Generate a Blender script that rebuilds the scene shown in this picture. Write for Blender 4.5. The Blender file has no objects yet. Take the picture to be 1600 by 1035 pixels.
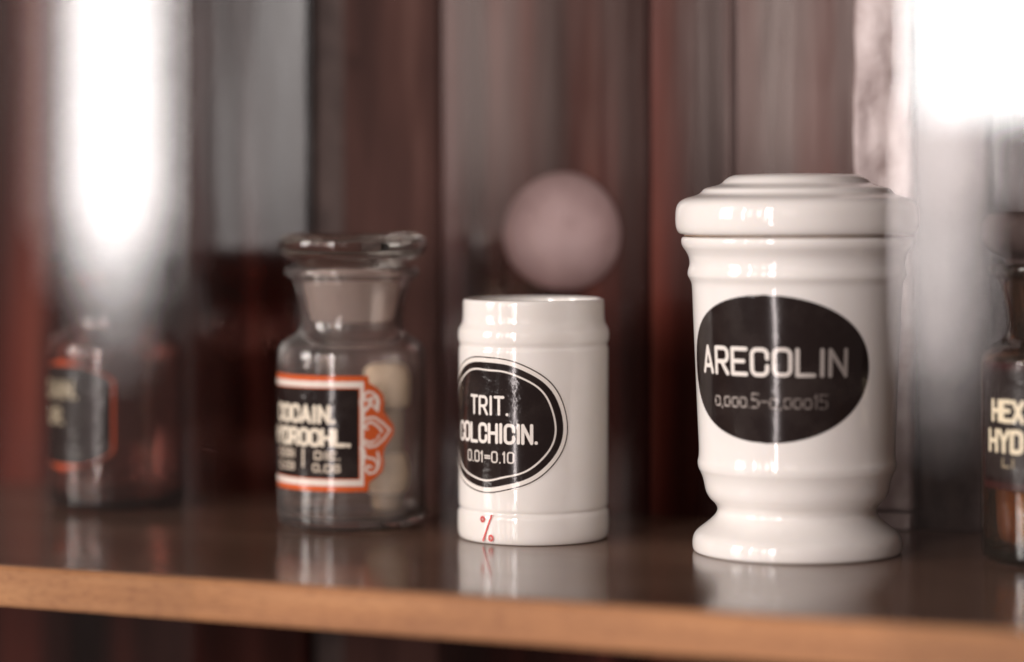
import bpy, bmesh, math, random
import numpy as np
from mathutils import Vector, Matrix

random.seed(4)
rng = np.random.default_rng(11)
scene = bpy.context.scene
COL = scene.collection
R = math.radians

# ------------------------------------------------------------------ camera
# metres; shelf top is z = 0, the camera looks along +Y from 15.6 cm above it
EYE = 0.156
cam_d = bpy.data.cameras.new('camera')
cam = bpy.data.objects.new('camera', cam_d)
COL.objects.link(cam)
cam.location = (0, 0, EYE)
cam.rotation_euler = (R(90), 0, 0)
cam_d.sensor_width = 36
cam_d.lens = 4170 / 1600 * 36
cam_d.shift_y = -207.5 / 1600
cam_d.clip_start = 0.05
cam_d.clip_end = 50
cam_d.dof.use_dof = True
cam_d.dof.focus_distance = 1.185
cam_d.dof.aperture_fstop = 2.0
scene.camera = cam

# ------------------------------------------------------------------ world, exposure, sampling
world = bpy.data.worlds.new('World')
scene.world = world
world.use_nodes = True
bg = world.node_tree.nodes['Background']
bg.inputs[0].default_value = (1.0, 0.74, 0.68, 1)
bg.inputs[1].default_value = 0.11
scene.view_settings.view_transform = 'Standard'
scene.view_settings.look = 'None'
scene.view_settings.exposure = 0.36
scene.view_settings.gamma = 1.0
scene.render.engine = 'CYCLES'
cy = scene.cycles
cy.use_denoising = True
cy.max_bounces = 14
cy.transmission_bounces = 12
cy.transparent_max_bounces = 12
cy.glossy_bounces = 6
cy.diffuse_bounces = 4
cy.sample_clamp_indirect = 6.0
cy.caustics_reflective = True
cy.caustics_refractive = True
cy.blur_glossy = 0.3

# ------------------------------------------------------------------ the room's window lights
# the far wall of the room, 2.4 m in front of the cabinet: tall windows, a lit curtain, added key and fill lights
ROOM_O = Vector((-2.187, -1.016, 0))
ROOM_U = Vector((0.6805, -0.7327, 0))
ROOM_F = Vector((0.7327, 0.6803, 0))


def window_light(name, u0, u1, z0, z1, rad, col=(1, 1, 1), shape='RECTANGLE'):
    l = bpy.data.lights.new(name, 'AREA')
    l.shape = shape
    l.size = u1 - u0
    l.size_y = z1 - z0
    area = (u1 - u0) * (z1 - z0) * (math.pi / 4 if shape in ('DISK', 'ELLIPSE') else 1)
    l.energy = rad * math.pi * area
    l.color = col
    o = bpy.data.objects.new(name, l)
    COL.objects.link(o)
    p = ROOM_O + ROOM_U * ((u0 + u1) / 2)
    m = Matrix((ROOM_U, Vector((0, 0, 1)), -ROOM_F)).transposed().to_4x4()
    m.translation = (p.x, p.y, (z0 + z1) / 2)
    o.matrix_world = m
    o.visible_camera = True
    return o


COOL = (1.0, 0.935, 0.92)
WARM = (1.0, 0.76, 0.68)
PINK = (1.0, 0.88, 0.86)
# left window: bright gap between sheer curtains, dimmer towards the sill
for u0, u1, z0, z1, r_ in ((-.645, -.552, .140, 1.55, 24), (-.640, -.556, .085, .139, 18), (-.635, -.560, .030, .084, 11), (-.630, -.560, -.03, .029, 5.5), (-.625, -.565, -.10, -.031, 2.2),
                           (-.700, -.646, .11, 1.5, 3.5), (-.551, -.500, .11, 1.5, 5.5), (-.68, -.646, .03, .109, 3), (-.551, -.520, .03, .109, 3)):
    window_light('left_window_light', u0, u1, z0, z1, r_, COOL)
# right window
for u0, u1, z0, z1, r_, c_ in ((.605, .80, .29, 1.6, 24, (1, .98, .97)), (.570, .712, .17, .289, 8.5, PINK), (.565, .700, .02, .169, 7, PINK), (.575, .695, -.08, .019, 5.5, PINK),
                               (.605, .685, -.15, -.081, 3, PINK), (.61, .675, -.22, -.151, 1.2, PINK),
                               (.845, .90, -.62, 1.6, 36, PINK), (.93, .985, -.62, 1.6, 26, PINK)):
    window_light('right_window_light', u0, u1, z0, z1, r_, c_)
window_light('curtain_light', -0.36, -0.10, 0.17, 1.2, 5.0, WARM)
window_light('curtain_light_right', 0.16, 0.42, 0.19, 1.2, 9, WARM)
window_light('far_left_key_light', -2.3, -1.35, 0.10, 1.7, 15, (1, .93, .89))  # key light added for brightness, in line with the jars' left highlights
window_light('side_fill_light', 1.5, 2.7, 0.3, 1.7, 0.9, (1, .92, .88))  # fill light added to lift the right sides of the jars

# ------------------------------------------------------------------ helpers


def tag(o, label=None, cat=None, group=None, kind=None):
    if label: o['label'] = label
    if cat: o['category'] = cat
    if group: o['group'] = group
    if kind: o['kind'] = kind
    return o


def empty(name, loc=(0, 0, 0), rz=0):
    o = bpy.data.objects.new(name, None)
    o.empty_display_size = 0.02
    COL.objects.link(o)
    o.location = loc
    o.rotation_euler = (0, 0, rz)
    return o


def mesh_obj(name, verts, faces, mat, parent=None, smooth=True, uvs=None):
    me = bpy.data.meshes.new(name)
    me.from_pydata([tuple(v) for v in verts], [], faces)
    me.update()
    if uvs is not None:
        ul = me.uv_layers.new(name='UVMap')
        for lp in me.loops:
            ul.data[lp.index].uv = uvs[lp.vertex_index]
    if smooth:
        me.polygons.foreach_set('use_smooth', [True] * len(me.polygons))
    if mat: me.materials.append(mat)
    o = bpy.data.objects.new(name, me)
    COL.objects.link(o)
    if parent: o.parent = parent
    return o


def smooth_profile(pts, n=6):
    """Chaikin-rounded copy of a profile [(r, z)], end points kept; a point given as (r, z, 1) stays sharp."""
    P = [tuple(p) for p in pts]
    for _ in range(2 if n > 3 else 1):
        out = [P[0]]
        for i in range(1, len(P) - 1):
            p = P[i]
            if len(p) == 3 and p[2]:
                out.append(p)
                continue
            a, b = P[i - 1], P[i + 1]
            out.append((p[0] * .75 + a[0] * .25, p[1] * .75 + a[1] * .25))
            out.append((p[0] * .75 + b[0] * .25, p[1] * .75 + b[1] * .25))
        out.append(P[-1])
        P = out
    return [(p[0], p[1]) for p in P]


def phases(seed):
    return [random.Random(seed + k).uniform(0, 6.28) for k in range(4)]


def wobble(a, z, ph):
    return math.sin(2 * a + ph[0] + z * 20) + .5 * math.sin(3 * a + ph[1] - z * 35)


def lathe(name, prof, mat, parent=None, seg=128, wob=0.0, seed=0):
    """Revolve [(r, z)]; r = 0 at an end closes it. WOB: hand-made unevenness in metres."""
    verts, faces, rings = [], [], []
    ph = phases(seed)
    for r, z in prof:
        if r < 1e-7:
            rings.append([len(verts)])
            verts.append((0, 0, z))
        else:
            ring = []
            for k in range(seg):
                a = 2 * math.pi * k / seg
                rr = r + wob * wobble(a, z, ph)
                zz = z + wob * .5 * math.sin(2 * a + ph[2])
                ring.append(len(verts))
                verts.append((rr * math.cos(a), rr * math.sin(a), zz))
            rings.append(ring)
    for A, B in zip(rings, rings[1:]):
        if len(A) == 1 and len(B) == 1: continue
        for k in range(seg):
            j = (k + 1) % seg
            if len(A) == 1: faces.append((A[0], B[j], B[k]))
            elif len(B) == 1: faces.append((A[k], A[j], B[0]))
            else: faces.append((A[k], A[j], B[j], B[k]))
    return mesh_obj(name, verts, faces, mat, parent)


def box(name, x0, x1, y0, y1, z0, z1, mat, parent=None, bev=0.0, seg=2, cuts=0):
    bm = bmesh.new()
    bmesh.ops.create_cube(bm, size=1)
    for v in bm.verts:
        v.co = Vector(((x0 + x1) / 2 + v.co.x * (x1 - x0), (y0 + y1) / 2 + v.co.y * (y1 - y0), (z0 + z1) / 2 + v.co.z * (z1 - z0)))
    if bev:
        bmesh.ops.bevel(bm, geom=list(bm.edges), offset=bev, segments=seg, affect='EDGES')
    me = bpy.data.meshes.new(name)
    bm.to_mesh(me)
    bm.free()
    if mat: me.materials.append(mat)
    o = bpy.data.objects.new(name, me)
    COL.objects.link(o)
    if parent: o.parent = parent
    return o


# ------------------------------------------------------------------ materials
def new_mat(name):
    m = bpy.data.materials.new(name)
    m.use_nodes = True
    nt = m.node_tree
    return m, nt, nt.nodes['Principled BSDF']


def N(nt, t, **kw):
    n = nt.nodes.new(t)
    for k, v in kw.items():
        if hasattr(n, k): setattr(n, k, v)
        else: n.inputs[k].default_value = v
    return n


def noise(nt, scale, detail=4, rough=.5, stretch=None, coord='Object', offset=None):
    tc = N(nt, 'ShaderNodeTexCoord')
    mp = N(nt, 'ShaderNodeMapping')
    if stretch: mp.inputs['Scale'].default_value = stretch
    nt.links.new(tc.outputs[coord], mp.inputs['Vector'])
    if offset is not None: nt.links.new(offset, mp.inputs['Location'])
    nz = N(nt, 'ShaderNodeTexNoise')
    nz.inputs['Scale'].default_value = scale
    nz.inputs['Detail'].default_value = detail
    nz.inputs['Roughness'].default_value = rough
    nt.links.new(mp.outputs[0], nz.inputs['Vector'])
    return nz.outputs['Fac']


def ramp(nt, fac, stops):
    r = N(nt, 'ShaderNodeValToRGB')
    e = r.color_ramp.elements
    while len(e) < len(stops): e.new(0.5)
    for el, (p, c) in zip(e, stops):
        el.position = p
        el.color = (*c, 1) if len(c) == 3 else c
    nt.links.new(fac, r.inputs[0])
    return r.outputs[0]


def mixc(nt, fac, a, b, mode='MIX'):
    m = N(nt, 'ShaderNodeMix', data_type='RGBA', blend_type=mode)
    for s, v in ((m.inputs[0], fac), (m.inputs[6], a), (m.inputs[7], b)):
        if hasattr(v, 'links'): nt.links.new(v, s)
        elif isinstance(v, (int, float)): s.default_value = v
        else: s.default_value = (*v, 1)
    return m.outputs[2]


def bump(nt, bs, h, strength, dist=.001, inp='Normal'):
    b = N(nt, 'ShaderNodeBump')
    b.inputs['Strength'].default_value = strength
    b.inputs['Distance'].default_value = dist
    nt.links.new(h, b.inputs['Height'])
    nt.links.new(b.outputs[0], bs.inputs[inp])
    return b


def ceramic(name, col, dark):
    m, nt, b = new_mat(name)
    n1 = noise(nt, 26, 4, .6)
    n2 = noise(nt, 300, 3, .6)
    c = ramp(nt, n1, [(.3, dark), (.6, col)])
    sp = ramp(nt, n2, [(.74, (0, 0, 0)), (.80, (1, 1, 1))])
    c = mixc(nt, sp, c, tuple(x * .72 for x in col))
    nt.links.new(c, b.inputs['Base Color'])
    b.inputs['Roughness'].default_value = .075
    b.inputs['IOR'].default_value = 1.52
    b.inputs['Subsurface Weight'].default_value = .12
    b.inputs['Subsurface Radius'].default_value = (.004, .003, .002)
    b.inputs['Subsurface Scale'].default_value = 1.0
    bump(nt, b, noise(nt, 45, 2, .5), .05, .0015)
    return m


M_CER = ceramic('porcelain_glaze', (.87, .845, .81), (.83, .80, .76))
M_CER2 = ceramic('porcelain_glaze_cream', (.87, .84, .80), (.82, .785, .735))
m, nt, b = new_mat('unglazed_rim')
nt.links.new(ramp(nt, noise(nt, 80), [(.3, (.22, .12, .07)), (.7, (.50, .36, .26))]), b.inputs['Base Color'])
b.inputs['Roughness'].default_value = .8
M_RIM = m


def glass(name, col=(1, 1, 1), ior=1.5, rough=0.0, dens=0.0, vcol=(1, 1, 1), film=0.0):
    m, nt, b = new_mat(name)
    b.inputs['Base Color'].default_value = (*col, 1)
    b.inputs['Transmission Weight'].default_value = 1 - film
    b.inputs['Roughness'].default_value = rough
    b.inputs['IOR'].default_value = ior
    bump(nt, b, noise(nt, 45, 2, .5), .10, .002)
    if dens:
        v = N(nt, 'ShaderNodeVolumeAbsorption')
        v.inputs['Color'].default_value = (*vcol, 1)
        v.inputs['Density'].default_value = dens
        nt.links.new(v.outputs[0], nt.nodes['Material Output'].inputs['Volume'])
    return m


M_GLASS = glass('clear_bottle_glass', (1.0, .965, .94), 1.5, .01, 5, (.85, .78, .72), .03)
M_GROUND = glass('ground_glass', (.93, .80, .74), 1.5, .18, film=.34)
M_STOP = glass('stopper_glass', (.95, .94, .93), 1.5, .03, 12, (.80, .76, .70))
M_BROWN = glass('brown_bottle_glass', (.88, .68, .62), 1.5, .03, 170, (.58, .13, .08), .015)
M_AMBER = glass('amber_bottle_glass', (.88, .74, .52), 1.5, .03, 300, (.60, .30, .08), .01)

# cabinet pane: thin clear float glass, mirror reflection by Fresnel on both faces
m, nt, b = new_mat('pane_glass')
nt.nodes.remove(b)
geo = N(nt, 'ShaderNodeNewGeometry')
mi = N(nt, 'ShaderNodeMix', data_type='FLOAT')
nt.links.new(geo.outputs['Backfacing'], mi.inputs[0])
mi.inputs[2].default_value = 1.52
mi.inputs[3].default_value = 1 / 1.52
fr = N(nt, 'ShaderNodeFresnel')
nt.links.new(mi.outputs[0], fr.inputs['IOR'])
tr = N(nt, 'ShaderNodeBsdfTransparent')
tr.inputs[0].default_value = (.985, .985, .98, 1)
gl = N(nt, 'ShaderNodeBsdfGlossy')
gl.inputs['Roughness'].default_value = .0
mx = N(nt, 'ShaderNodeMixShader')
nt.links.new(fr.outputs[0], mx.inputs[0])
nt.links.new(tr.outputs[0], mx.inputs[1])
nt.links.new(gl.outputs[0], mx.inputs[2])
nt.links.new(mx.outputs[0], nt.nodes['Material Output'].inputs['Surface'])
M_PANE = m

# varnished red-brown planks of the back wall
m, nt, b = new_mat('varnished_plank_wood')
oi = N(nt, 'ShaderNodeObjectInfo')
mul = N(nt, 'ShaderNodeVectorMath', operation='MULTIPLY')
nt.links.new(oi.outputs['Color'], mul.inputs[0])
mul.inputs[1].default_value = (3, 7, 5)
off = mul.outputs[0]
g1 = noise(nt, 34, 4, .5, (1, 1, .035), offset=off)
g2 = noise(nt, 14, 3, .6, (1, 1, .12), offset=off)
g3 = noise(nt, 9, 4, .6, (1, 1, .5), offset=off)
c1 = ramp(nt, g1, [(.30, (.015, .004, .003)), (.47, (.040, .012, .009)), (.63, (.105, .031, .023)), (.80, (.24, .095, .065))])
c2 = ramp(nt, g2, [(.35, (.16, .12, .12)), (.55, (.75, .62, .6)), (.75, (1.7, 1.3, 1.2))])
c = mixc(nt, 1.0, c1, c2, 'MULTIPLY')
c = mixc(nt, ramp(nt, g3, [(.45, (0, 0, 0)), (.75, (.35, .35, .35))]), c, (.05, .024, .019))
sx = N(nt, 'ShaderNodeSeparateColor')
nt.links.new(oi.outputs['Color'], sx.inputs[0])
tone = ramp(nt, sx.outputs[2], [(0, (.62, .62, .62)), (1, (1.25, 1.2, 1.2))])
c = mixc(nt, 1.0, c, tone, 'MULTIPLY')
b.inputs['Coat Tint'].default_value = (1, .86, .82, 1)
nt.links.new(c, b.inputs['Base Color'])
b.inputs['Roughness'].default_value = .42
b.inputs['Specular IOR Level'].default_value = 0.0
nt.links.new(ramp(nt, noise(nt, 26, 5, .62, (1, 1, .10), offset=off), [(.36, (.22, .22, .22)), (.66, (.75, .75, .75))]), b.inputs['Coat Weight'])
b.inputs['Coat Roughness'].default_value = .15
b.inputs['Coat IOR'].default_value = 1.55
bump(nt, b, g1, .5, .001)
cn = N(nt, 'ShaderNodeMath', operation='ADD')
nt.links.new(noise(nt, 9, 3, .5, (1, 1, .25), offset=off), cn.inputs[0])
cm = N(nt, 'ShaderNodeMath', operation='MULTIPLY')
nt.links.new(noise(nt, 70, 3, .5, (1, 1, .05), offset=off), cm.inputs[0])
cm.inputs[1].default_value = .22
nt.links.new(cm.outputs[0], cn.inputs[1])
bump(nt, b, cn.outputs[0], .5, .0012, 'Coat Normal')
M_PLANK = m

# dark dusty laminate of the shelf top
m, nt, b = new_mat('shelf_top_lacquer')
g = noise(nt, 6, 5, .6, (1, 3.5, 1))
d = noise(nt, 600, 3, .7)
c = ramp(nt, g, [(.3, (.115, .062, .042)), (.7, (.185, .110, .078))])
c = mixc(nt, ramp(nt, d, [(.66, (0, 0, 0)), (.74, (.5, .5, .5))]), c, (.18, .14, .12))
nt.links.new(c, b.inputs['Base Color'])
nt.links.new(ramp(nt, noise(nt, 8, 4, .6, (1, 2, 1)), [(.3, (.12, .12, .12)), (.75, (.22, .22, .22))]), b.inputs['Roughness'])
b.inputs['IOR'].default_value = 1.38
bump(nt, b, noise(nt, 40, 3, .5, (1, 1, 1)), .08, .0006)
M_SHELF = m

m, nt, b = new_mat('shelf_edge_wood')
g = noise(nt, 30, 6, .65, (.12, 1, 2.2))
c = ramp(nt, g, [(.3, (.26, .10, .030)), (.52, (.46, .205, .072)), (.72, (.62, .32, .13))])
c = mixc(nt, ramp(nt, noise(nt, 7, 4, .65, (.6, 1, 1)), [(.42, (0, 0, 0)), (.72, (.7, .7, .7))]), c, (.26, .11, .04))
k = ramp(nt, noise(nt, 900, 2, .6, (.2, 1, 1)), [(.5, (1, 1, 1)), (.75, (.6, .5, .45))])
c = mixc(nt, 1.0, c, k, 'MULTIPLY')
nt.links.new(c, b.inputs['Base Color'])
b.inputs['Roughness'].default_value = .45
bump(nt, b, g, .25, .0006)
M_EDGE = m

m, nt, b = new_mat('cracked_pale_paint')
g = noise(nt, 50, 5, .65, (1, 1, .6))
c = ramp(nt, g, [(.25, (.20, .14, .13)), (.45, (.40, .32, .31)), (.7, (.58, .50, .49))])
c = mixc(nt, ramp(nt, noise(nt, 14, 4, .6), [(.58, (0, 0, 0)), (.68, (1, 1, 1))]), c, (.33, .19, .14))
nt.links.new(c, b.inputs['Base Color'])
b.inputs['Roughness'].default_value = .38
bump(nt, b, noise(nt, 70, 5, .65), .7, .003)
M_PAINT = m

m, nt, b = new_mat('dark_crackled_wood')
g = noise(nt, 70, 6, .7, (1, 1, .5))
c = ramp(nt, g, [(.3, (.020, .012, .011)), (.7, (.085, .058, .052))])
nt.links.new(c, b.inputs['Base Color'])
b.inputs['Roughness'].default_value = .7
b.inputs['Specular IOR Level'].default_value = .2
bump(nt, b, g, .6, .002)
M_DARK = m

m, nt, b = new_mat('dull_grey_brown_wood')
g = noise(nt, 26, 5, .6, (1, 1, .12))
c = ramp(nt, g, [(.3, (.018, .007, .006)), (.55, (.060, .026, .021)), (.8, (.15, .080, .066))])
kn = ramp(nt, noise(nt, 22, 2, .5, (1, 1, .9)), [(.66, (1, 1, 1)), (.74, (.3, .26, .25))])
c = mixc(nt, 1.0, c, kn, 'MULTIPLY')
nt.links.new(c, b.inputs['Base Color'])
b.inputs['Roughness'].default_value = .6
b.inputs['Specular IOR Level'].default_value = .08
bump(nt, b, g, .4, .001)
M_DULL = m

m, nt, b = new_mat('shadow_gap_black')
b.inputs['Base Color'].default_value = (.012, .008, .008, 1)
b.inputs['Roughness'].default_value = .8
M_BLACK = m


def plain(name, col, rough=.5, var=.85, scale=120):
    m, nt, b = new_mat(name)
    nt.links.new(ramp(nt, noise(nt, scale, 4, .6), [(.35, tuple(x * var for x in col)), (.65, col)]), b.inputs['Base Color'])
    b.inputs['Roughness'].default_value = rough
    return m


M_CREAM = plain('cream_wax', (.92, .76, .55), .4)
m, nt, b = new_mat('light_spot_pink')
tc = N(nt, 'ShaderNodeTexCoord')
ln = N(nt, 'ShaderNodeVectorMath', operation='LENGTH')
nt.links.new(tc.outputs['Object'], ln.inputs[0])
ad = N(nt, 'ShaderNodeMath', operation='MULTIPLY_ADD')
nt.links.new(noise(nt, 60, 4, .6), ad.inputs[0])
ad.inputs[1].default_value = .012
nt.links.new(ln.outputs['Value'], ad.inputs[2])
nt.links.new(ramp(nt, ad.outputs[0], [(.018, (.27, .175, .17)), (.030, (.16, .085, .08)), (.037, (.07, .022, .018))]), b.inputs['Base Color'])  # radial colour fade imitates the soft edge of a light spot
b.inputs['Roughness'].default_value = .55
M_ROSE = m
M_POWDER = plain('pale_powder', (.42, .32, .22), .6)
M_OCHRE = plain('ochre_powder', (.24, .12, .028), .8)
M_OLIVE = plain('dark_olive_residue', (.09, .065, .025), .7)

# ------------------------------------------------------------------ printing: a small stroke-letter rasteriser (in-memory images)


def arc(cx, cy, rx, ry, a0, a1, n=10):
    return [(cx + rx * math.cos(R(a0 + (a1 - a0) * i / n)), cy + ry * math.sin(R(a0 + (a1 - a0) * i / n))) for i in range(n + 1)]


def glyph(ch, w, h=1.0, r=None):
    """Centre lines of a condensed block letter in a w x h box."""
    r = r if r is not None else min(w * .42, .22)
    O = arc(r, h - r, r, r, 180, 90) + arc(w - r, h - r, r, r, 90, 0) + arc(w - r, r, r, r, 0, -90) + arc(r, r, r, r, 270, 180) + [(0, h - r)]
    G = {
        'O': [O], '0': [O],
        'C': [[(w, h * .66), (w, h - r)] + arc(w - r, h - r, r, r, 0, 90) + arc(r, h - r, r, r, 90, 180) + arc(r, r, r, r, 180, 270) + arc(w - r, r, r, r, -90, 0) + [(w, h * .34)]],
        'A': [[(0, 0), (w / 2, h), (w, 0)], [(w * .17, h * .27), (w * .83, h * .27)]],
        'D': [[(0, 0), (0, h), (w - r, h)] + arc(w - r, h - r, r, r, 90, 0) + arc(w - r, r, r, r, 0, -90) + [(0, 0)]],
        'E': [[(w, 0), (0, 0), (0, h), (w, h)], [(0, h * .52), (w * .82, h * .52)]],
        'H': [[(0, 0), (0, h)], [(w, 0), (w, h)], [(0, h * .5), (w, h * .5)]],
        'I': [[(w / 2, 0), (w / 2, h)]],
        'L': [[(0, h), (0, 0), (w, 0)]],
        'M': [[(0, 0), (0, h), (w / 2, h * .3), (w, h), (w, 0)]],
        'N': [[(0, 0), (0, h), (w, 0), (w, h)]],
        'P': [[(0, 0), (0, h), (w - r, h)] + arc(w - r, h - r, r, r, 90, 0) + arc(w - r, h * .46 + r, r, r, 0, -90) + [(0, h * .46)]],
        'R': [[(0, 0), (0, h), (w - r, h)] + arc(w - r, h - r, r, r, 90, 0) + arc(w - r, h * .46 + r, r, r, 0, -90) + [(0, h * .46)], [(w * .5, h * .46), (w, 0)]],
        'S': [[(w, h * .72), (w, h - r)] + arc(w - r, h - r, r, r, 0, 90) + arc(r, h - r, r, r, 90, 180) + [(0, h * .62), (w, h * .4), (w, r)] + arc(w - r, r, r, r, 0, -90) + arc(r, r, r, r, 270, 180) + [(0, h * .28)]],
        'T': [[(0, h), (w, h)], [(w / 2, h), (w / 2, 0)]],
        'U': [[(0, h), (0, r)] + arc(r, r, r, r, 180, 270) + arc(w - r, r, r, r, -90, 0) + [(w, h)]],
        'X': [[(0, 0), (w, h)], [(0, h), (w, 0)]],
        'Y': [[(0, h), (w / 2, h * .48), (w, h)], [(w / 2, h * .48), (w / 2, 0)]],
        '1': [[(w * .15, h * .8), (w * .6, h), (w * .6, 0)]],
        '3': [[(0, h - r)] + arc(r, h - r, r, r, 180, 90) + arc(w - r, h - r, r, r, 90, 0) + [(w, h * .6), (w * .5, h * .52), (w, h * .44)] + arc(w - r, r, r, r, 0, -90) + arc(r, r, r, r, 270, 180)],
        '5': [[(w, h), (0, h), (0, h * .56), (w - r, h * .56)] + arc(w - r, h * .56 - r, r, r, 90, 0) + arc(w - r, r, r, r, 0, -90) + [(0, 0)]],
        '6': [arc(w - r, h - r, r, r, 20, 90) + arc(r, h - r, r, r, 90, 180) + arc(r, r, r, r, 180, 270) + arc(w - r, r, r, r, -90, 0) + arc(w - r, h * .55 - r, r, r, 0, 90) + [(0, h * .55)]],
        '=': [[(0, h * .36), (w, h * .36)], [(0, h * .60), (w, h * .60)]],
        '-': [[(0, h * .45), (w, h * .45)]],
        '.': [[(w / 2, 0), (w / 2, .01)]],
        ',': [[(w * .6, .02), (w * .3, -h * .16)]],
    }
    return G[ch]


class Art:
    """A flat print in millimetres, u to the right and v up, drawn at RES pixels per millimetre."""

    def __init__(s, u0, u1, v0, v1, res, bgc):
        s.u0, s.v0, s.res = u0, v0, res
        s.w, s.h = int((u1 - u0) * res), int((v1 - v0) * res)
        s.a = np.empty((s.h, s.w, 3), np.float32)
        s.a[:] = bgc
        s.U, s.V = np.meshgrid(u0 + (np.arange(s.w) + .5) / res, v0 + (np.arange(s.h) + .5) / res)

    def put(s, d, col, alpha=1.0):
        """Blend COL where the distance field D (mm) is below zero."""
        k = np.clip(.5 - d * s.res, 0, 1)[..., None] * (alpha[..., None] if hasattr(alpha, 'shape') else alpha)
        s.a[:] = s.a * (1 - k) + np.array(col, np.float32) * k

    def polyline(s, segs, th):
        """Distance to a set of polylines less half the thickness."""
        D = np.full((s.h, s.w), 9e9, np.float32)
        for pl in segs:
            for (x0, y0), (x1, y1) in zip(pl, pl[1:]):
                pad = th + .6
                i0 = max(0, int((min(x0, x1) - pad - s.u0) * s.res)); i1 = min(s.w, int((max(x0, x1) + pad - s.u0) * s.res) + 1)
                j0 = max(0, int((min(y0, y1) - pad - s.v0) * s.res)); j1 = min(s.h, int((max(y0, y1) + pad - s.v0) * s.res) + 1)
                if i1 <= i0 or j1 <= j0: continue
                X, Y = s.U[j0:j1, i0:i1], s.V[j0:j1, i0:i1]
                dx, dy = x1 - x0, y1 - y0
                t = np.clip(((X - x0) * dx + (Y - y0) * dy) / max(dx * dx + dy * dy, 1e-9), 0, 1)
                D[j0:j1, i0:i1] = np.minimum(D[j0:j1, i0:i1], np.hypot(X - x0 - t * dx, Y - y0 - t * dy))
        return D - th / 2

    def text(s, txt, uc, vc, width, height, th, col, widths=None, small=None, alpha=1.0, jit=.0, r=None):
        """TXT centred on (uc, vc), stretched to WIDTH; small = {char: height factor}."""
        widths = widths or {}
        wf = [widths.get(c, {'I': .25, '.': .12, ',': .2, ' ': .4, '1': .5, '-': .6}.get(c, 1.0)) for c in txt]
        gap = .42
        tot = sum(wf) + gap * (len(txt) - 1)
        unit = (width - th) / tot
        x = uc - width / 2 + th / 2
        segs = []
        rr = random.Random(hash(len(txt)) + int(uc * 10))
        for c, f in zip(txt, wf):
            if c != ' ':
                hh = (height - th) * ((small or {}).get(c, 1.0))
                W = unit * f
                for pl in glyph(c, W / hh, 1.0, r):
                    jx, jy = rr.uniform(-jit, jit), rr.uniform(-jit, jit)
                    segs.append([(x + px * hh + jx, vc - (height - th) / 2 + py * hh + jy) for px, py in pl])
            x += unit * (f + gap)
        s.put(s.polyline(segs, th), col, alpha)

    def ellipse(s, a, b, p=2.0):
        """Signed distance (approximate) to a super-ellipse of semi-axes A, B."""
        q = (np.abs(s.U / a) ** p + np.abs(s.V / b) ** p) ** (1 / p)
        gx = np.abs(s.U) ** (p - 1) / a ** p
        gy = np.abs(s.V) ** (p - 1) / b ** p
        g = np.hypot(gx, gy) * np.maximum(q, 1e-3) ** (1 - p)
        return (q - 1) / np.maximum(g, 1e-4)

    def speckle(s, n, col, rmax=.25, alpha=.7):
        for _ in range(n):
            u = rng.uniform(s.u0, s.u0 + s.w / s.res); v = rng.uniform(s.v0, s.v0 + s.h / s.res)
            r = rng.uniform(.05, rmax)
            s.put(s.polyline([[(u, v), (u + rng.uniform(-.3, .3), v + rng.uniform(-.1, .1))]], r * 2), col, alpha)

    def material(s, name, rough=.14, bumpy=.15, scale=90, paper=False):
        img = bpy.data.images.new(name, s.w, s.h, alpha=False)
        px = np.ones((s.h, s.w, 4), np.float32)
        px[..., :3] = np.clip(s.a, 0, 1)
        img.pixels.foreach_set(px.ravel())
        img.update()
        img.pack()
        m, nt, b = new_mat(name)
        t = N(nt, 'ShaderNodeTexImage', image=img, extension='EXTEND')
        c = mixc(nt, ramp(nt, noise(nt, 55, 4, .6), [(.45, (0, 0, 0)), (.75, (.06, .06, .06))]), t.outputs[0], (.30, .25, .22))
        nt.links.new(c, b.inputs['Base Color'])
        b.inputs['Roughness'].default_value = rough
        b.inputs['IOR'].default_value = 1.52
        bump(nt, b, ramp(nt, noise(nt, scale, 3, .6), [(.50, (0, 0, 0)), (.72, (1, 1, 1))]), bumpy, .0010)
        return m


INK = (.125, .095, .090)
WHITE = (.93, .905, .875)


def label_patch(name, parent, az, rad, zc, outline, mat, bounds, nu=64, nv=48, wob=(0, 0)):
    """A print wrapped on a jar. AZ: azimuth (radians) of its centre from the jar's axis, where the point at azimuth a is
    (sin a, -cos a); RAD(z): the jar's radius there; OUTLINE(v) -> (u_left, u_right) in mm for v in mm."""
    u0, u1, v0, v1 = bounds
    verts, uvs, faces = [], [], []
    ph = phases(wob[1])
    for j in range(nv + 1):
        t = j / nv
        v = v0 + (v1 - v0) * (.5 - .5 * math.cos(math.pi * t))
        ul, ur = outline(v)
        for i in range(nu + 1):
            u = ul + (ur - ul) * i / nu
            z = zc + v / 1000
            a = az + (u / 1000) / rad(zc)
            r = rad(z) + .00014 + wob[0] * wobble(a - math.pi / 2, z, ph)
            verts.append((r * math.sin(a), -r * math.cos(a), z))
            uvs.append(((u - u0) / (u1 - u0), (v - v0) / (v1 - v0)))
    for j in range(nv):
        for i in range(nu):
            k = j * (nu + 1) + i
            faces.append((k, k + 1, k + nu + 2, k + nu + 1))
    return mesh_obj(name, verts, faces, mat, parent, True, uvs)


def ell_outline(a, b, p=2.0):
    def f(v):
        q = max(0.0, 1 - abs(v / b) ** p)
        u = a * q ** (1 / p)
        return (-u - .001, u + .001)
    return f


def toward_cam(x, y):
    return -math.atan2(x, y)


# ------------------------------------------------------------------ cabinet (local x along the shelf, y into it)
YAW = -math.atan(0.436)
SHELF_F, WALL_D = 0.951, 1.235

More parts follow.
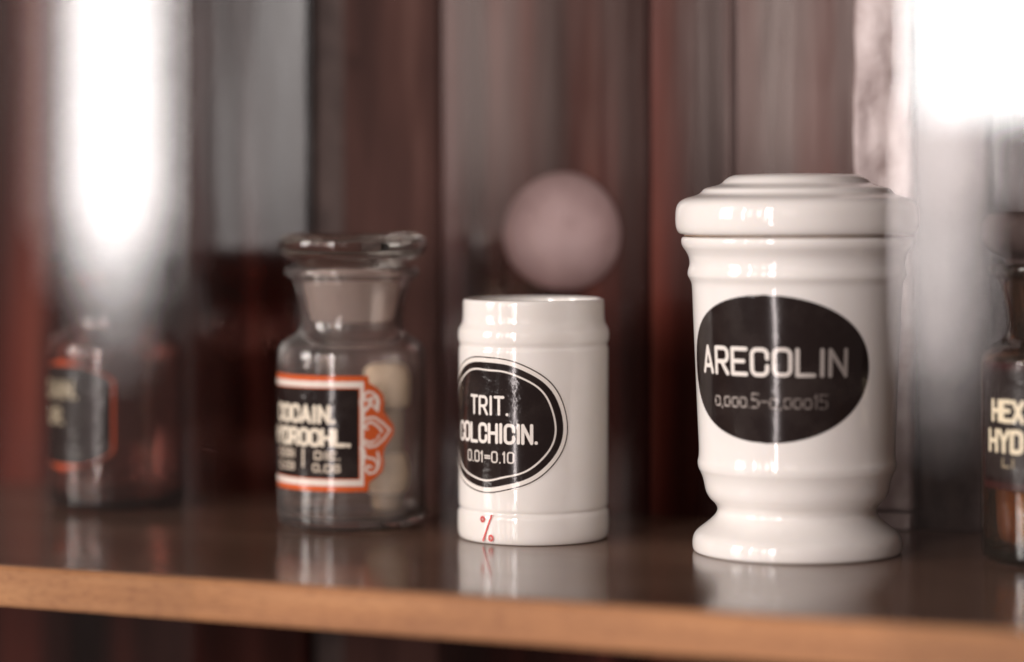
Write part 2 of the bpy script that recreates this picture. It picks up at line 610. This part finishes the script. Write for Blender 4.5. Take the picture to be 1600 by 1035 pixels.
wall = empty('back_wall', (0, 0, 0), YAW)
tag(wall, kind='structure')
joints = [-1.45, -1.31, -1.18, -1.06, -.93, -.80, -.655, -.635, -.578, -.4645, -.42, -.344, -.22, -.10, .03, .16]
for i, (a, b_) in enumerate(zip(joints, joints[1:])):
    narrow = (b_ - a) < .03
    y0 = WALL_D + (.006 if narrow else 0)
    p = box('plank', a + .0004, b_ - .0004, y0, y0 + .018, -.42, .95, M_PLANK, wall, .0015, 2)
    p.color = (rng.uniform(), rng.uniform(), (.5, .9, .3)[i % 3], 1)
    if narrow:
        p.data.materials[0] = M_DARK
    elif a == -.635:
        p.data.materials[0] = M_DULL
backing = box('backing_board', -1.46, .17, WALL_D + .026, WALL_D + .034, -.42, .95, M_BLACK, wall)

spot = empty('round_light_spot', (0, 0, 0), YAW)  # added disc, its pale colour stands in for a blurred spot of light
tag(spot, 'pinkish disc added as blurred light plate on the dark wall above the short jar', 'spot')
pl_ = lathe('disc', smooth_profile([(0, 0), (.029, 0), (.0312, .0004), (.0300, .0009), (.024, .0013), (.012, .0017), (0, .0018)]), M_ROSE, spot, 64, .0012, 4)
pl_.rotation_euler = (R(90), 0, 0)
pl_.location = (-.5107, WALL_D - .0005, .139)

# shelf
shelf = empty('wooden_shelf', (0, 0, 0), YAW)
tag(shelf, 'dark glossy wooden shelf with an orange-brown front edge carrying the jars and bottles', 'shelf')
box('shelf_board', -1.45, .16, SHELF_F + .0045, WALL_D - .002, -.017, 0, M_SHELF, shelf, .0008, 2)
box('edge_band', -1.45, .16, SHELF_F, SHELF_F + .004, -.0172, -.0002, M_EDGE, shelf, .0012, 3)

# painted post against the back wall, right of the large jar
post = empty('painted_post', (0, 0, 0), YAW)
tag(post, 'pale cracked-paint post standing on the shelf against the wall, right of the tall white jar', 'post')


def rough_strip(name, x0, x1, y0, y1, z0, z1, mat, parent, amp, nx=8, nz=90, seed=1):
    """A vertical board whose front is uneven real geometry."""
    rr = random.Random(seed)
    from mathutils import noise as mn
    V, F = [], []
    for j in range(nz + 1):
        z = z0 + (z1 - z0) * j / nz
        for i in range(nx + 1):
            x = x0 + (x1 - x0) * i / nx
            e = amp * mn.fractal(Vector((x * 60 + seed, z * 45, seed)), 1.0, 2.0, 3)
            V.append((x + (amp * .5 * mn.noise(Vector((z * 40, seed, i))) if i in (0, nx) else 0), y0 - max(-amp, e), z))
    n0 = len(V)
    for j in range(nz + 1):
        z = z0 + (z1 - z0) * j / nz
        V += [(x0, y1, z), (x1, y1, z)]
    for j in range(nz):
        for i in range(nx):
            k = j * (nx + 1) + i
            F.append((k, k + 1, k + nx + 2, k + nx + 1))
        F.append((n0 + 2 * j, j * (nx + 1), (j + 1) * (nx + 1), n0 + 2 * j + 2))
        F.append((j * (nx + 1) + nx, n0 + 2 * j + 1, n0 + 2 * j + 3, (j + 1) * (nx + 1) + nx))
    F.append(tuple(range(0, nx + 1)) + (n0 + 1, n0))
    t = nz * (nx + 1)
    F.append((n0 + 2 * nz, n0 + 2 * nz + 1) + tuple(range(t + nx, t - 1, -1)))
    return mesh_obj(name, V, F, mat, parent)


rough_strip('front_strip', -.3560, -.3290, WALL_D - .0125, WALL_D - .0005, .0095, .93, M_PAINT, post, .0032, 14, 160)
rough_strip('side_board', -.328, -.294, WALL_D - .0075, WALL_D - .0005, .0004, .93, M_DARK, post, .0018, 10, 90, 7)
box('post_base', -.3570, -.3285, WALL_D - .0145, WALL_D - .0005, .0004, .0080, M_PAINT, post, .0008)

# glass doors of the cabinet, slid apart: the jars in the middle stand in the open gap
PANE_D = 0.930
for (x0, x1, lab) in ((-1.30, -.5457, 'left clear glass door pane in front of the brown bottle, with a bright window reflected in it'),
                      (-.2616, .16, 'right clear glass door pane in front of the amber bottle, with a window reflected in it')):
    p = box('glass_door_pane', x0, x1, PANE_D, PANE_D + .004, -.40, .95, M_PANE, None, .0004, 1)
    p.rotation_euler = (0, 0, YAW)
    tag(p, lab, 'glass pane', 'glass door panes of the cabinet')

# ------------------------------------------------------------------ tall white jar
ax, ay = (1245 - 800) / 4170 * 1.18, 1.18
mm = 1.18 / 4170


def P(lst, ybase, s):
    return [(r * s, (ybase - y) * s) + ((1,) if k else ()) for r, y, *k in lst]


jar = empty('tall_porcelain_jar', (ax, ay, 0))
tag(jar, 'tall white porcelain jar with stepped lid and waisted foot, black oval label reading ARECOLIN', 'jar')
outer = P([(150, 862), (159, 862), (162.5, 857), (162.5, 842), (158, 832), (148, 824), (136, 815), (126, 805), (122.5, 796), (127, 787), (136, 779), (142, 768), (145, 750), (149.5, 738),
           (153, 732), (154.5, 722), (152.5, 715), (152, 700), (154, 660), (158, 570), (161.5, 500), (163.5, 455), (164.5, 443), (168, 436), (171, 431), (170.5, 423), (167.5, 414), (169, 402), (174, 393),
           (180, 385), (181.5, 377), (180, 371), (172, 370)], 862, mm)
inner = P([(158, 372), (157, 440), (150, 560), (140, 700), (128, 745), (0, 750)], 862, mm)
base_in = P([(0, 858), (140, 858)], 862, mm)
lathe('body', smooth_profile(base_in + outer + inner), M_CER, jar, 160, .00018, 3)
lathe('seam', smooth_profile(P([(160, 369.5), (176, 369.6), (176, 367.4), (160, 367.4)], 862, mm), 2), M_RIM, jar, 96)
lid = P([(0, 367.2), (178, 367.2), (184, 366), (188, 360), (190, 350), (190, 332), (188, 322), (183, 315), (174, 310), (162, 307), (153, 304), (149, 300), (146, 296), (138, 293), (126, 290.5), (118, 287.5),
         (114, 283), (108, 278), (100, 274.5), (92, 273.5), (60, 272), (0, 271.5)], 862, mm)
lathe('lid', smooth_profile(lid), M_CER, jar, 160, .00018, 8)

A = Art(-48, 48, -32.5, 32.5, 14, INK)
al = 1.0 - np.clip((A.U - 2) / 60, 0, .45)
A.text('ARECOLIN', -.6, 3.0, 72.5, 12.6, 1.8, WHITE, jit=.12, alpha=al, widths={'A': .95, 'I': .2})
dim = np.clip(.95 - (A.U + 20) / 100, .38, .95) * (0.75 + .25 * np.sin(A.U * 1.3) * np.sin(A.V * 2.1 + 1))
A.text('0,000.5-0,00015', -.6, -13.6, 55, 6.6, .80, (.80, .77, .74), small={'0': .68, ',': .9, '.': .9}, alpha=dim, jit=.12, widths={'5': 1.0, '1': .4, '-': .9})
A.speckle(60, (.4, .36, .34), .12, .4)
rad_a = lambda z: np.interp(z, [(862 - 700) * mm, (862 - 660) * mm, (862 - 570) * mm, (862 - 500) * mm, (862 - 455) * mm],
                            [152 * mm, 154 * mm, 158 * mm, 161.5 * mm, 163.5 * mm])
zc = (862 - 576.5) * mm + .0022
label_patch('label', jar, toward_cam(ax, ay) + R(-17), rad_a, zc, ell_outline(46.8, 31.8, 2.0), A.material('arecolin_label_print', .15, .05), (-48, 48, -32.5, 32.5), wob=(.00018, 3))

# ------------------------------------------------------------------ short white jar
tx, ty = (833.5 - 800) / 4170 * 1.23, 1.23
mt = 1.23 / 4170
jar2 = empty('short_porcelain_jar', (tx, ty, 0))
tag(jar2, 'short open white porcelain jar, double-ringed black label reading TRIT. COLCHICIN., red percent mark', 'jar')
prof = P([(0, 834), (104, 834), (110, 838), (115, 837), (117.5, 831), (118.6, 822), (118.6, 800), (117.5, 794.5), (114.6, 790, 1), (116.8, 786.5), (117.3, 778), (117.3, 660), (117.3, 550), (117.3, 542), (115.4, 538), (116.2, 534),
          (118.3, 529), (118.6, 520), (117.4, 512), (113, 505), (110.8, 498), (110.6, 475), (110.2, 468.5), (108, 465.8), (104, 466), (102, 470), (101, 500), (101, 820), (96, 826), (0, 827)], 838, mt)
lathe('body', smooth_profile(prof), M_CER2, jar2, 160, .00014, 5)
T = Art(-40, 40, -32, 32, 16, WHITE)
wob = .22 * np.sin(np.arctan2(T.V, T.U) * 5 + 1) + .15 * np.sin(np.arctan2(T.V, T.U) * 9)
e0 = T.ellipse(38.6, 30.8, 2.0) + wob
T.put(np.abs(e0 + .35) - .27, (.14, .11, .10))
T.put(T.ellipse(36.2, 28.2, 2.0) + wob, INK)
T.put(np.abs(T.ellipse(32.6, 24.9, 2.0) + wob * 1.5) - .42, WHITE)
T.text('TRIT.', .3, 8.6, 22, 9.0, 1.3, WHITE, jit=.12)
T.text('COLCHICIN.', 1.2, -3.9, 46.5, 9.4, 1.5, WHITE, jit=.12)
T.text('0.01=0.10', .2, -14.6, 27, 5.4, .75, (.86, .83, .80), jit=.1)
T.speckle(50, (.45, .40, .38), .14, .5)
T.speckle(40, (.05, .03, .03), .10, .5)
label_patch('label', jar2, toward_cam(tx, ty) + R(-37), lambda z: 117.3 * mt, (838 - 664) * mt + .0028, ell_outline(38.9, 31.1, 2.0), T.material('colchicin_label_print', .13, .09, 130), (-40, 40, -32, 32), wob=(.00014, 5))


def ribbon(name, polys, th, parent, az, rad, zc, mat):
    """Painted strokes as thin real enamel lines wrapped on a jar (mm coordinates)."""
    V, F = [], []
    for pl in polys:
        for (x0, y0), (x1, y1) in zip(pl, pl[1:]):
            n = max(2, int(math.hypot(x1 - x0, y1 - y0) / .6))
            dx, dy = x1 - x0, y1 - y0
            L = math.hypot(dx, dy) or 1
            nx, ny = -dy / L * th / 2, dx / L * th / 2
            b = len(V)
            for i in range(n + 1):
                t = i / n
                for sg in (1, -1):
                    u, v = x0 + dx * t + nx * sg, y0 + dy * t + ny * sg
                    a = az + u / 1000 / rad
                    rr = rad + .00022 + .00001 * (len(F) % 7)
                    V.append((rr * math.sin(a), -rr * math.cos(a), zc + v / 1000))
            for i in range(n):
                k = b + 2 * i
                F.append((k, k + 1, k + 3, k + 2))
    return mesh_obj(name, V, F, mat, parent)


M_RED = plain('red_enamel', (.62, .012, .008), .35, .8, 300)
pc = [[(2.6, 6.0), (1.2, 2.5), (-.6, -2.0), (-2.4, -6.3)],
      arc(-2.6, 3.6, .95, 1.15, 0, 360, 12), arc(2.1, -4.6, 1.05, 1.2, 0, 360, 12)]
ribbon('percent_mark', pc, .85, jar2, toward_cam(tx, ty) + R(-36.5), 118.6 * mt, (838 - 812) * mt, M_RED)


# ------------------------------------------------------------------ stoppered bottles
def bottle(name, loc, k, mat, stop_mat, label, top=1.0):
    """K: metres per template pixel; template from the clear bottle, base at y 819."""
    o = empty(name, loc)
    tag(o, label, 'bottle')
    out = P([(0, 812), (70, 814), (96, 819), (108, 818.5), (114, 812), (115, 800), (115, 560), (114.5, 550), (111, 540), (102, 531), (90, 524), (82, 518), (79, 509), (78.5, 495), (82, 470), (88, 448), (93, 438),
             (102, 434), (105, 428), (104, 421), (97, 418), (88, 418)], 819, k)
    inn = P([(82, 421), (79, 440), (72, 470), (67, 500), (68, 520), (76, 530), (92, 538), (103, 546), (106, 560), (106.5, 780), (103, 798), (88, 806), (0, 808)], 819, k)
    lathe('glass_body', smooth_profile(out + inn), mat, o, 96, .0002, 2)
    st = P([(0, 424), (76, 424), (81, 421), (81, 413), (88, 410), (100, 406), (110, 399), (114, 390), (114.5, 380), (111, 371), (103, 366), (90, 363.5), (60, 366), (30, 369), (0, 370)], 819, k)
    if top != 1.0:
        zt = (819 - 413) * k
        st = [(p[0], p[1] if p[1] < zt else zt + (p[1] - zt) * top) for p in st]
    sp_ = lathe('stopper', smooth_profile(st), stop_mat, o, 96, .0002, 6)
    lathe('plug', smooth_profile(P([(0, 505), (58, 505), (63, 502), (66.5, 490), (71, 467), (77, 440), (78, 425.2), (0, 425)], 819, k)), M_GROUND if stop_mat is M_STOP else stop_mat, sp_, 96)
    return o


ORANGE = (.80, .36, .17)
CW = (.90, .86, .82)
k1 = 1.278 / 4170
cx_, cy_ = (550 - 800) / 4170 * 1.278, 1.278
coc = bottle('clear_glass_bottle', (cx_, cy_, .0003), k1, M_GLASS, M_STOP,
             'clear glass stoppered bottle with an orange-bordered black label reading COCAIN. HYDROCHL., cream things inside')

# ornament outline of the label's right edge, read off in mm from the label centre (mirrored for the left edge)
prof_v = [(-27.0, 35.4), (-23, 35.8), (-21, 38.5), (-18, 42.5), (-14, 43.4), (-10.5, 42.9), (-7, 43.6), (-4, 46), (-1, 48.4), (1.8, 48.9), (4.5, 47.8), (7.5, 45), (10.5, 42.9), (14, 43.4), (18, 42.8), (21.5, 39.4), (23.5, 35.8), (27.0, 35.4)]
PV = [a for a, _ in prof_v]
PU = [b for _, b in prof_v]


def orn(v):
    u = float(np.interp(v, PV, PU))
    return (-u, u)


K = Art(-50, 50, -27, 27, 14, ORANGE)
bx = lambda a, b: np.maximum(np.abs(K.U) - a, np.abs(K.V) - b)
K.put(bx(33.4, 24.4), CW)
K.put(bx(31.6, 21.4), ORANGE)
K.put(bx(31.0, 20.9), INK)


def cr(pts):
    """crop pixels of the photograph's label -> mm from the label centre"""
    o = []
    for X, Y in pts:
        px = (425 + X / 4.93 - 550) / 115
        o.append(((math.degrees(math.asin(max(-1, min(1, px)))) + 45) * .614, -(Y - 518) / 16.5))
    return o


scrolls = [
    [(700, 330), (722, 340), (760, 290), (800, 330), (806, 250), (780, 205), (735, 195), (708, 225), (722, 262), (748, 262), (756, 240)],
    [(690, 300), (706, 350), (700, 420)], [(700, 350), (745, 300), (790, 225)], [(812, 345), (822, 270), (805, 225)],
    [(700, 420), (740, 395), (790, 395), (850, 440), (905, 495), (860, 560), (800, 612), (745, 620), (705, 585)],
    [(715, 455), (760, 425), (805, 455), (845, 500), (805, 560), (760, 590), (720, 570)],
    [(715, 455), (708, 470), (735, 480)],
    [(690, 600), (712, 650), (706, 740)], [(700, 660), (730, 700), (790, 715), (815, 760), (795, 815), (750, 825), (722, 795), (738, 765), (765, 775)],
    [(812, 665), (826, 730), (812, 790)],
]
for sg in (1, -1):
    K.put(K.polyline([[(sg * u, v) for u, v in cr(p)] for p in scrolls], 1.15), CW)
    K.put(K.polyline([[(sg * u, v) for u, v in cr(p)] for p in ([(690, 260), (700, 380)], [(692, 620), (700, 760)])], 2.0), CW)
    tre = [arc(38.6, 1.2, .9, .9, 0, 360, 8), arc(38.6, -1.6, .9, .9, 0, 360, 8), [(38.2, -.2), (41.6, -.2)]]
    K.put(K.polyline([[(sg * u, v) for u, v in p] for p in tre], 1.0), ORANGE)
K.text('COCAIN.', .9, 8.9, 38.5, 9.0, 1.95, (.92, .88, .80), jit=.15)
K.text('HYDROCHL.', 1.6, -1.9, 52, 8.7, 1.95, (.92, .88, .80), jit=.15)
K.text('DOSI', -9.6, -10.0, 15, 4.2, .95, (.80, .75, .68), jit=.15)
K.text('0,03', -9.6, -15.9, 14, 4.0, .9, (.80, .75, .68), jit=.15)
K.put(K.polyline([[(3.2, -7.6), (3.2, -15.8)]], 1.1), (.85, .80, .73))
K.text('DIE.', 16, -10.2, 13, 4.2, .95, (.80, .75, .68), jit=.15)
K.text('0,06', 15.5, -16.1, 14, 4.0, .9, (.80, .75, .68), jit=.15)
K.speckle(70, (.55, .5, .45), .15, .6)
label_patch('label', coc, toward_cam(cx_, cy_) + R(-45), lambda z: 115 * k1 + .0002, (819 - 677) * k1 + .0024, orn, K.material('cocain_label_print', .13, .12), (-50, 50, -27, 27), 90, 72, wob=(.0002, 2))

# what lies inside the clear bottle
vial = empty('small_vial', (cx_ + .0165, cy_ + .004, (819 - 805) * k1 + .0006))
tag(vial, 'small tan vial with rounded cream cap and bulb standing inside the clear glass bottle', 'vial')
lathe('tube', smooth_profile([(0, 0), (.006, 0), (.0075, .002), (.0072, .010), (.0078, .014, 1), (.0078, .058, 1), (0, .058)]), M_POWDER, vial, 48, .0001)
lathe('bulb', smooth_profile([(.0079, .0095), (.0098, .0105), (.0112, .015), (.0112, .022), (.0095, .028), (.0079, .0292)]), M_CREAM, vial, 48, .0002)
lathe('cap', smooth_profile([(.0079, .0505), (.0108, .0515), (.0114, .055), (.0114, .066), (.0100, .0708), (.006, .0728), (0, .0732)]), M_CREAM, vial, 48, .0002)

# left brown bottle
lx, ly = (184 - 800) / 4170 * 1.355, 1.355
k2 = k1 * .978
brown = bottle('brown_glass_bottle', (lx, ly, .0003), k2, M_BROWN, M_BROWN,
               'dark brown stoppered bottle at far left, orange-outlined label ending in CAIN. and UR.', .55)
B = Art(-32, 32, -28, 28, 10, (.68, .28, .15))
pb_v = [(-27, 3), (-25.5, 8), (-23, 15), (-20.5, 24), (-17, 28), (-10, 29.5), (0, 29), (8, 28.5), (15, 27), (20, 21), (22.3, 14), (21.0, 8), (20.5, 3), (22, -1), (24, -5)]
bv = [a for a, _ in pb_v]
bu = [max(b, 3) for _, b in pb_v]


def shield(v):
    """half width of the shield label at height v"""
    a = abs(v)
    w = 30 if a < 16 else 30 - (a - 16) ** 2 * .22
    return (-max(w, 1), max(w, 1))


hw = np.where(np.abs(B.V) < 16, 30.0, 30 - (np.abs(B.V) - 16) ** 2 * .22)
B.put(np.maximum(np.abs(B.U) - (hw - 1.4), np.abs(B.V) - 24.5), INK)
B.text('CAIN.', -3, 12.5, 27, 9.5, 1.9, (.66, .61, .52))
B.text('UR.', -6, -.6, 15, 8.6, 1.9, (.66, .61, .52))
label_patch('label', brown, toward_cam(lx, ly) + R(-52), lambda z: 115 * k2 + .0002, (819 - 677) * k2 + .0052, shield, B.material('brown_label_print', .22, .2), (-32, 32, -28, 28), 60, 50, wob=(.0002, 2))

# right amber bottle
rx, ry = (1667 - 800) / 4170 * 1.15, 1.15
k3 = k1 * 1.04
amber = bottle('amber_glass_bottle', (rx, ry, .0003), k3, M_AMBER, M_DARK,
               'dark amber stoppered bottle cut off by the right edge, black label beginning HEX and HYD', 1.3)
D = Art(-36, 36, -27, 27, 12, (.20, .07, .06))
D.put(np.maximum(np.abs(D.U) - 33.4, np.abs(D.V) - 24), (.10, .03, .03))
D.put(np.maximum(np.abs(D.U) - 31.4, np.abs(D.V) - 22), INK)
D.text('HEX', -16.6, 6.4, 19, 10.0, 2.0, (.93, .88, .76))
D.text('HYD', -18.0, -6.4, 21, 10.4, 2.0, (.93, .88, .76))
D.text('LI', -15.5, -15.5, 7, 4.2, .9, (.6, .55, .45))
D.speckle(40, (.4, .35, .3), .15, .5)
label_patch('label', amber, toward_cam(rx, ry) + R(-17), lambda z: 115 * k3 + .0002, (819 - 637) * k3 + .0012, lambda v: (-34, 34), D.material('amber_label_print', .22, .2), (-36, 36, -27, 27), 60, 40, wob=(.0002, 2))
pw = empty('ochre_powder', (rx, ry, (819 - 805) * k3 + .0006))
tag(pw, 'ochre powder filling the amber bottle at the right edge', 'powder')
lathe('powder', smooth_profile([(0, 0), (.026, 0), (.0300, .004), (.0305, .02), (.0305, .040), (.024, .046), (0, .049)]), M_OCHRE, pw, 48, .0004)
